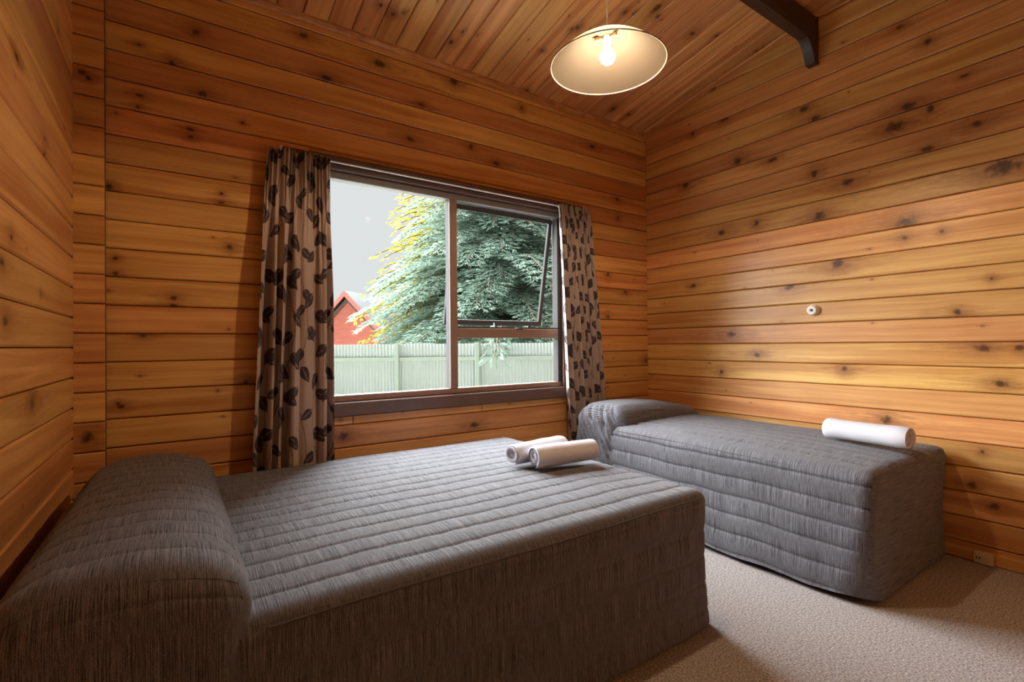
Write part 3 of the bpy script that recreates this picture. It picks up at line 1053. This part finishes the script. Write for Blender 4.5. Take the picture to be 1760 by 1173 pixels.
def pil_s(Q, drop):
    t = np.clip((Q[:, 1] - 2.245) / 0.447, 0, 1)
    Q[:, 2] += 0.022 * np.sin(np.pi * t) * (1 - drop)
    s = np.clip((Q[:, 0] - 2.38) / 0.97, 0, 1)
    Q[:, 2] -= (0.045 * s ** 2 + 0.05 * np.clip(0.25 - s, 0, 1)) * (1 - drop)
    # gathered wrinkles on the hanging end
    m = np.clip((2.52 - Q[:, 0]) / 0.10, 0, 1)
    st = np.stack([(Q[:, 1] - 0.75 * Q[:, 2]) * 1.0, (Q[:, 2] + 0.4 * Q[:, 1]) * 0.10, 0 * Q[:, 0]], -1)
    w = -np.exp(-(vnoise(st, (20, 20, 1), 5.5) / 0.10) ** 2) - 0.5 * np.exp(-(vnoise(st, (34, 34, 1), 1.5) / 0.10) ** 2)
    Q[:, 0] += -0.020 * m * w * np.clip((2.50 - Q[:, 0]) / 0.08, 0, 1)
    Q[:, 1] += 0.07 * m * drop * np.clip((2.45 - Q[:, 0]) / 0.05, 0, 1)
    Q[:, 2] -= 0.05 * np.clip((Q[:, 0] - 2.9) / 0.45, 0, 1) * (1 - drop)
    return Q


spread_shell('pillow_cover', (2.366, 2.245, 0.300), (3.350, 2.700, 0.705), 0.115, 1, [], 0.2, sgl, ('top', '-b', '+b', '-a', '+a'), M['quilt'],
             crown=0.010, seed=2.2, depth=0.0, puff=0.0, wrinkle=0.0, res_l=0.010, post=pil_s, hem=0.03)


# ------------------------------------------------------------------ rolled towels
def towel(name, label, loc, rz, L, R, seed):
    r = random.Random(seed)
    turns, n = 4.3, 118
    th_ = R / (turns + 0.9) * 0.80
    prof_o, prof_i = [], []
    for i in range(n):
        t = i / (n - 1)
        a = t * turns * 2 * math.pi + 2.4
        rad = R * (0.10 + 0.90 * t)
        tt = th_ * (1.0 if 0.02 < t < 0.985 else 0.45)
        ex = 1.04 * math.cos(a); ez = 0.93 * math.sin(a)
        prof_o.append((rad * ex, rad * ez))
        ri = max(rad - tt, 0.0015)
        prof_i.append((ri * ex, ri * ez))
    loop = prof_o + prof_i[::-1]
    m = len(loop)
    nl = 22
    V, Fc = [], []
    for j in range(nl):
        s = j / (nl - 1)
        e = min(s, 1 - s) * L
        sh = 1.0 if e > 0.012 else 0.93 + 0.07 * math.sqrt(max(e, 0) / 0.012)
        for k, (a, b) in enumerate(loop):
            w = 1 + 0.025 * math.sin(6.0 * s + k * 0.05 + seed) + 0.012 * math.sin(17 * s + 2 * seed)
            rr_ = math.hypot(a, b) / R
            ax = (s - 0.5) * L + (1 - rr_) * 0.012 * (1 if s > 0.5 else -1) * (0 if 0 < j < nl - 1 else -0.6) + 0.004 * math.sin(k * 0.08 + seed) * (1 if j in (0, nl - 1) else 0)
            V.append((ax, a * sh * w, max(b * sh * w, -0.915 * R) + 0.915 * R))
    for j in range(nl - 1):
        for k in range(m):
            Fc.append((j * m + k, j * m + (k + 1) % m, (j + 1) * m + (k + 1) % m, (j + 1) * m + k))
    h = len(prof_o)
    for j in (0, nl - 1):
        for k in range(h - 1):
            q = (j * m + k, j * m + k + 1, j * m + m - 2 - k, j * m + m - 1 - k)
            Fc.append(q if j else q[::-1])
    me = pydata(name, V, Fc, True)
    bm = bmesh.new(); bm.from_mesh(me); bmesh.ops.recalc_face_normals(bm, faces=bm.faces); bm.to_mesh(me); bm.free()
    me.set_sharp_from_angle(angle=math.radians(50))
    o = link(name, me, M['terry'])
    o.location = loc
    o.rotation_euler = (0, 0, rz)
    tag(o, label, 'towel', 'rolled white towels on the beds')
    return o


towel('rolled_towel', 'rolled white towel on the double bed, nearer the viewer of the pair', (1.515, 1.790, 0.571), math.radians(-5), 0.345, 0.058, 1)
towel('rolled_towel', 'rolled white towel on the double bed, nearer the window of the pair', (1.465, 1.932, 0.571), math.radians(7), 0.345, 0.055, 5)
towel('rolled_towel', 'single rolled white towel on the foot of the single bed', (2.900, 1.055, 0.612), math.radians(86), 0.375, 0.064, 9)

# ------------------------------------------------------------------ pendant lamp
LX, LY, LZ = 1.428, 1.394, EYE + 1.118
lamp = empty('pendant_lamp', (LX, LY, LZ))
tag(lamp, 'pendant lamp with a wide cream shade and lit bulb', 'lamp')
RR = 0.228
HS = 0.118
prof = []
for i in range(26):
    r = 0.034 + (RR - 0.034) * i / 25
    t = (r - 0.034) / (RR - 0.034)
    prof.append((r, HS * (1 - t ** 1.55)))
inner = [(r - 0.0008, zz - 0.0022) for r, zz in prof]
sh = MB().lathe(prof + inner[::-1] + [prof[0]], 72).build('lamp_shade', M['shade'], lamp, True)
tube = [(RR * math.cos(a), RR * math.sin(a), -0.001) for a in np.linspace(0, 2 * math.pi, 73)]
rim = MB().tube(tube, 0.0028, 6, cap=False).build('shade_rim', M['shade_rim'], lamp, True)
MB().lathe([(0.0, HS + 0.026), (0.014, HS + 0.026), (0.036, HS + 0.006), (0.037, HS - 0.004), (0.033, HS - 0.005), (0.0, HS - 0.002)], 32).build('shade_cap', M['shade'], lamp, True)
sp = MB()
for k in range(3):
    a = k * 2 * math.pi / 3 + 0.5
    sp.tube([(0.012 * math.cos(a), 0.012 * math.sin(a), HS - 0.014), (0.040 * math.cos(a), 0.040 * math.sin(a), HS - 0.012)], 0.0035, 8)
    sp.box((-0.010, -0.006, -0.008), (0.010, 0.006, 0.008), 0.003, mtx=Matrix.Translation((0.042 * math.cos(a), 0.042 * math.sin(a), HS - 0.016)) @ Matrix.Rotation(a, 4, 'Z'))
sp.build('gallery_clips', M['brass'], lamp, True)
MB().lathe([(0, HS - 0.003), (0.016, HS - 0.003), (0.017, HS - 0.030), (0.014, HS - 0.038), (0, HS - 0.038)], 24).build('lamp_holder', M['white_plastic'], lamp, True)
MB().lathe([(0, HS - 0.038), (0.0125, HS - 0.038), (0.0130, 0.062), (0.0145, 0.057), (0, 0.057)], 24).build('bulb_base', M['silver'], lamp, True)
bp = [(0, 0.003)]
for i in range(1, 17):
    a = -math.pi / 2 + i / 17 * (math.pi * 0.84)
    bp.append((0.029 * math.cos(a), 0.032 + 0.029 * math.sin(a)))
bp += [(0, 0.0568)]
MB().lathe(bp, 28).build('bulb', emit('lit_bulb', (1.0, 0.72, 0.43), BULB_POWER), lamp, True)
MB().tube([(0, 0, HS + 0.024), (0, 0, ceil_z(LY) - LZ - 0.02)], 0.0028, 8).build('cord', M['white_plastic'], lamp, True)
rose = MB().lathe([(0, ceil_z(LY) - LZ + 0.006), (0.040, ceil_z(LY) - LZ + 0.004), (0.040, ceil_z(LY) - LZ - 0.012), (0.020, ceil_z(LY) - LZ - 0.028), (0, ceil_z(LY) - LZ - 0.028)], 28).build('ceiling_rose', M['white_plastic'], lamp, True)

# ------------------------------------------------------------------ small wall fittings
kn = empty('wall_button', (XR, 1.508, EYE + 0.202))
kn.rotation_euler = (0, -math.pi / 2, 0)
tag(kn, 'small white round fitting with a dark centre on the gable wall', 'wall fitting')
MB().lathe([(0, 0), (0.036, 0), (0.036, 0.005), (0.033, 0.008), (0.030, 0.024), (0.026, 0.028), (0.016, 0.029), (0.014, 0.027), (0, 0.027)], 36).build('body', M['white_plastic'], kn, True)
MB().lathe([(0, 0.026), (0.008, 0.026), (0.008, 0.031), (0.006, 0.033), (0, 0.033)], 24).build('centre_screw', M['black'], kn, True)

ot = empty('wall_socket', (XR, 0.716, 0.030))
tag(ot, 'small cream wall socket just above the carpet', 'socket')
MB().box((-0.013, -0.037, -0.028), (0, 0.037, 0.036), 0.004, 2).build('plate', M['cream_plastic'], ot, True)
MB().box((-0.0142, 0.012, -0.006), (-0.0125, 0.016, 0.008), 0.0005).box((-0.0142, 0.024, -0.006), (-0.0125, 0.028, 0.008), 0.0005).build('socket_slots', M['black'], ot)
MB().box((-0.016, -0.022, -0.008), (-0.0125, -0.008, 0.010), 0.001).build('switch', M['cream_plastic'], ot, True)

# ------------------------------------------------------------------ outside
GZ = -0.62
g = MB().box((-60, YB + 0.13, GZ - 0.2), (60, 90, GZ)).build('ground', M['pale_ground'])
tag(g, 'ground outside the window', 'ground', kind='structure')


def out(px, depth, z=0.0):
    """a place outdoors, given how far to the side it lies at a distance along the view"""
    lat = (px - 880) / F_PX * depth
    p = Vector((math.sin(YAW) * depth + math.cos(YAW) * lat, math.cos(YAW) * depth - math.sin(YAW) * lat, z))
    return p


# corrugated fence across the garden
FD = 12.5
fn = empty('garden_fence', out(880, FD, GZ), -YAW)
tag(fn, 'pale green corrugated iron fence with timber posts across the garden', 'fence')
TOP = EYE + 0.045
step = 2.035
post0 = (683 - 880) / F_PX * FD
fh = TOP - GZ


def corr(L, H, per=0.082, amp=0.013):
    n = int(L / per * 6)
    V, Fc = [], []
    for i in range(n + 1):
        xx = L * i / n
        yy = amp * math.cos(2 * math.pi * xx / per)
        V += [(xx, yy, 0), (xx, yy, H), (xx, yy + 0.004, H), (xx, yy + 0.004, 0)]
    for i in range(n):
        a, b = 4 * i, 4 * i + 4
        Fc += [(a, b, b + 1, a + 1), (a + 1, b + 1, b + 2, a + 2), (a + 3, a + 2, b + 2, b + 3)]
    return pydata('panel', V, Fc, False)


cm = corr(step, fh - 0.03)
cm.materials.append(M['fence'])
pm = MB().box((-0.055, -0.13, 0), (0.055, -0.02, fh + 0.01), 0.006)
pobj = pm.build('post', M['fence_post'], fn)
rm = MB().box((0.058, -0.075, 0), (step - 0.058, -0.018, 0.10), 0.004)
robj = rm.build('rail', M['fence_post'], fn)
first = True
for i in range(-5, 5):
    x0 = post0 + i * step
    pn = link('panel', cm, None, fn); pn.location = (x0, 0, 0.02)
    if first:
        pobj.location = (x0, 0, 0); robj.location = (x0, 0, EYE - 0.40 - GZ); first = False
    else:
        o = link('post', pobj.data, None, fn); o.location = (x0, 0, 0)
        o = link('rail', robj.data, None, fn); o.location = (x0, 0, EYE - 0.40 - GZ)
    o = link('rail', robj.data, None, fn); o.location = (x0, 0, 0.25)

# red house beyond the fence
HD = 24.0
hz = lambda py: EYE + (593 - py) / F_PX * HD
pk = hz(497)
ev = hz(588)
hw_ = 2.62
LH = 9.0
house = empty('red_house', out(592, HD, GZ), -YAW - math.radians(13))
tag(house, 'red weatherboard house gable rising behind the fence', 'house')
rel = lambda zz: zz - GZ
W_ = MB()
wp = [(-hw_ + 0.15, 0), (hw_ - 0.15, 0), (hw_ - 0.15, rel(ev) - 0.05), (0, rel(pk) - 0.25), (-hw_ + 0.15, rel(ev) - 0.05)]
W_.prism(wp, LH, Matrix.Translation((0, 0.35, 0)) @ mxz)
W_.build('wall', M['red_boards'], house)
for sgn in (-1, 1):
    th_ = 0.10
    rp = [(0, rel(pk)), (sgn * (hw_ + 0.15), rel(ev) - 0.20), (sgn * (hw_ + 0.15), rel(ev) - 0.20 - th_), (0, rel(pk) - th_)]
    MB().prism(rp, LH + 0.5, Matrix.Translation((0, 0.05, 0)) @ mxz).build('roof', M['roof_iron'], house)
    bpz = [(0, rel(pk) - 0.01), (sgn * (hw_ + 0.15), rel(ev) - 0.21), (sgn * (hw_ + 0.15), rel(ev) - 0.47), (0, rel(pk) - 0.29)]
    MB().prism(bpz, 0.06, Matrix.Translation((0, -0.02, 0)) @ mxz).build('bargeboard', M['red_trim'], house)
    bp2 = [(0, rel(pk) - 0.30), (sgn * (hw_ + 0.02), rel(ev) - 0.42), (sgn * (hw_ + 0.02), rel(ev) - 0.62), (0, rel(pk) - 0.55)]
    MB().prism(bp2, 0.04, Matrix.Translation((0, 0.26, 0)) @ mxz).build('soffit_trim', M['dark_board'], house)


# conifers
def conifer(name, label, base, H, R0, nwhorl, mat, seed, tuft, lean=0.0, z_first=0.5, density=1.0, droop=0.25, power=0.6):
    r = np.random.default_rng(seed)
    root = empty(name, base)
    tag(root, label, 'tree')
    tk = MB().tube([(0, 0, 0), (0.03, 0.02, H * 0.4), (0, 0.03, H * 0.8), (0, 0, H * 0.97)], [0.22, 0.16, 0.07, 0.015], 10)
    bnd = MB()
    V, Fc = [], []
    def add_tuft(p, d, L, W):
        """a flat feathered spray: three thin blades fanned in the branch plane"""
        d = d / np.linalg.norm(d)
        up = np.array([0, 0, 1.0])
        s = np.cross(d, up); s /= max(np.linalg.norm(s), 1e-6)
        n = np.cross(s, d)
        for ang in (-0.55, 0.0, 0.55):
            a = ang + r.normal(0, 0.12)
            dd = d * math.cos(a) + s * math.sin(a)
            ss = -d * math.sin(a) + s * math.cos(a)
            tl = r.normal(0, 0.5)
            ss = ss * math.cos(tl) + n * math.sin(tl)
            l = L * r.uniform(0.7, 1.15)
            b = len(V)
            V.extend([p, p + dd * l * 0.45 + ss * W, p + dd * l - up * 0.02, p + dd * l * 0.45 - ss * W])
            Fc.append((b, b + 1, b + 2, b + 3))
    for k in range(nwhorl):
        t = k / (nwhorl - 1)
        zc = z_first + (H - z_first) * t ** 0.95
        RL = R0 * (1 - t) ** power * r.uniform(0.86, 1.08) + 0.12
        nb = int(6 + 9 * (1 - t))
        for j in range(nb):
            az = 2 * math.pi * (j + r.uniform(-0.35, 0.35)) / nb + k * 1.1
            Lb = RL * r.uniform(0.72, 1.1)
            dirh = np.array([math.cos(az), math.sin(az), 0.0])
            n = max(4, int(Lb / 0.20 * density))
            pts = []
            for i in range(n + 1):
                q = i / n
                hgt = 0.16 * Lb * math.sin(q * 2.2) - droop * Lb * q ** 2
                pts.append(np.array([0, 0, zc]) + dirh * Lb * q + np.array([0, 0, hgt]))
            bnd.tube([tuple(p) for p in pts[::2] + ([pts[-1]] if n % 2 else [])], 0.018, 4, cap=False)
            side = np.cross(dirh, [0, 0, 1.0])
            for i in range(1, n + 1):
                q = i / n
                dloc = pts[i] - pts[i - 1]; dloc = dloc / np.linalg.norm(dloc)
                add_tuft(pts[i], dloc, tuft * 1.1, tuft * 0.13)
                wsub = Lb * 0.30 * (1 - 0.75 * q) * min(1, q * 3)
                for sd in (-1, 1):
                    m = max(1, int(wsub / 0.16 * density))
                    for jj in range(1, m + 1):
                        w = jj / m
                        p = pts[i] + sd * side * wsub * w + dloc * wsub * 0.55 * w + np.array([0, 0, -0.10 * wsub * w + r.normal(0, 0.04)])
                        add_tuft(p, dloc * 0.8 + sd * side * 0.55 + np.array([0, 0, r.normal(0.05, 0.25)]), tuft * r.uniform(0.8, 1.2), tuft * 0.13)
    tk.build('trunk', M['bark'], root, True)
    tag(bnd.build('branches', M['bark'], root, True), kind='stuff')
    me = pydata('foliage', np.array(V), Fc, False)
    fo = link('foliage', me, mat, root)
    tag(fo, kind='stuff')
    print(name, len(Fc))
    return root


blue = conifer('blue_conifer', 'big blue green conifer spreading over the garden fence', out(858, 19.4, GZ), 11.4, 5.7, 24, M['needles'], 4, 0.20, z_first=1.7, density=1.45)
conifer('golden_conifer', 'golden yellow conifer showing along the left edge of the blue one', out(760, 21.6, GZ), 10.6, 3.65, 18, M['golden'], 11, 0.24, z_first=2.3, density=0.80, power=0.5)


def bough(root, a, b, mat, n_side=9, tuft=0.24, seed=3):
    """one low bough of the tree, arching over the fence"""
    r = np.random.default_rng(seed)
    a, b = Vector(a), Vector(b)
    V, Fc, pts = [], [], []
    for i in range(25):
        q = i / 24
        p = a.lerp(b, q)
        p.z += 0.55 * math.sin(q * math.pi) * (1 - 0.25 * q)
        pts.append(p)
    for i in range(11, 25):
        d = (pts[i] - pts[i - 1]).normalized()
        s = d.cross(Vector((0, 0, 1))).normalized()
        for k in range(n_side):
            sd = r.uniform(-1, 1)
            base = pts[i] + s * sd * 0.26 + Vector((0, 0, r.uniform(-0.16, 0.06)))
            dd = (d * r.uniform(0.4, 1) + s * sd * 0.8 + Vector((0, 0, r.uniform(-0.8, 0.2)))).normalized()
            ss = dd.cross(Vector((r.normal(), r.normal(), r.normal()))).normalized()
            l = tuft * r.uniform(0.6, 1.2)
            n0 = len(V)
            V.extend([tuple(base), tuple(base + dd * l * .45 + ss * l * .16), tuple(base + dd * l), tuple(base + dd * l * .45 - ss * l * .16)])
            Fc.append((n0, n0 + 1, n0 + 2, n0 + 3))
    mi = Matrix.Translation(-Vector(root.location))
    o = MB().tube([tuple(p) for p in pts[::3]], [0.04 - 0.004 * i for i in range(9)], 6).build('bough', M['bark'], root, True)
    o.matrix_parent_inverse = mi
    f = link('bough_foliage', pydata('bough_foliage', V, Fc), mat, root)
    f.matrix_parent_inverse = mi
    tag(f, kind='stuff')


bough(blue, out(872, 15.6, 1.55), out(848, 11.75, 0.80), M['needles'])
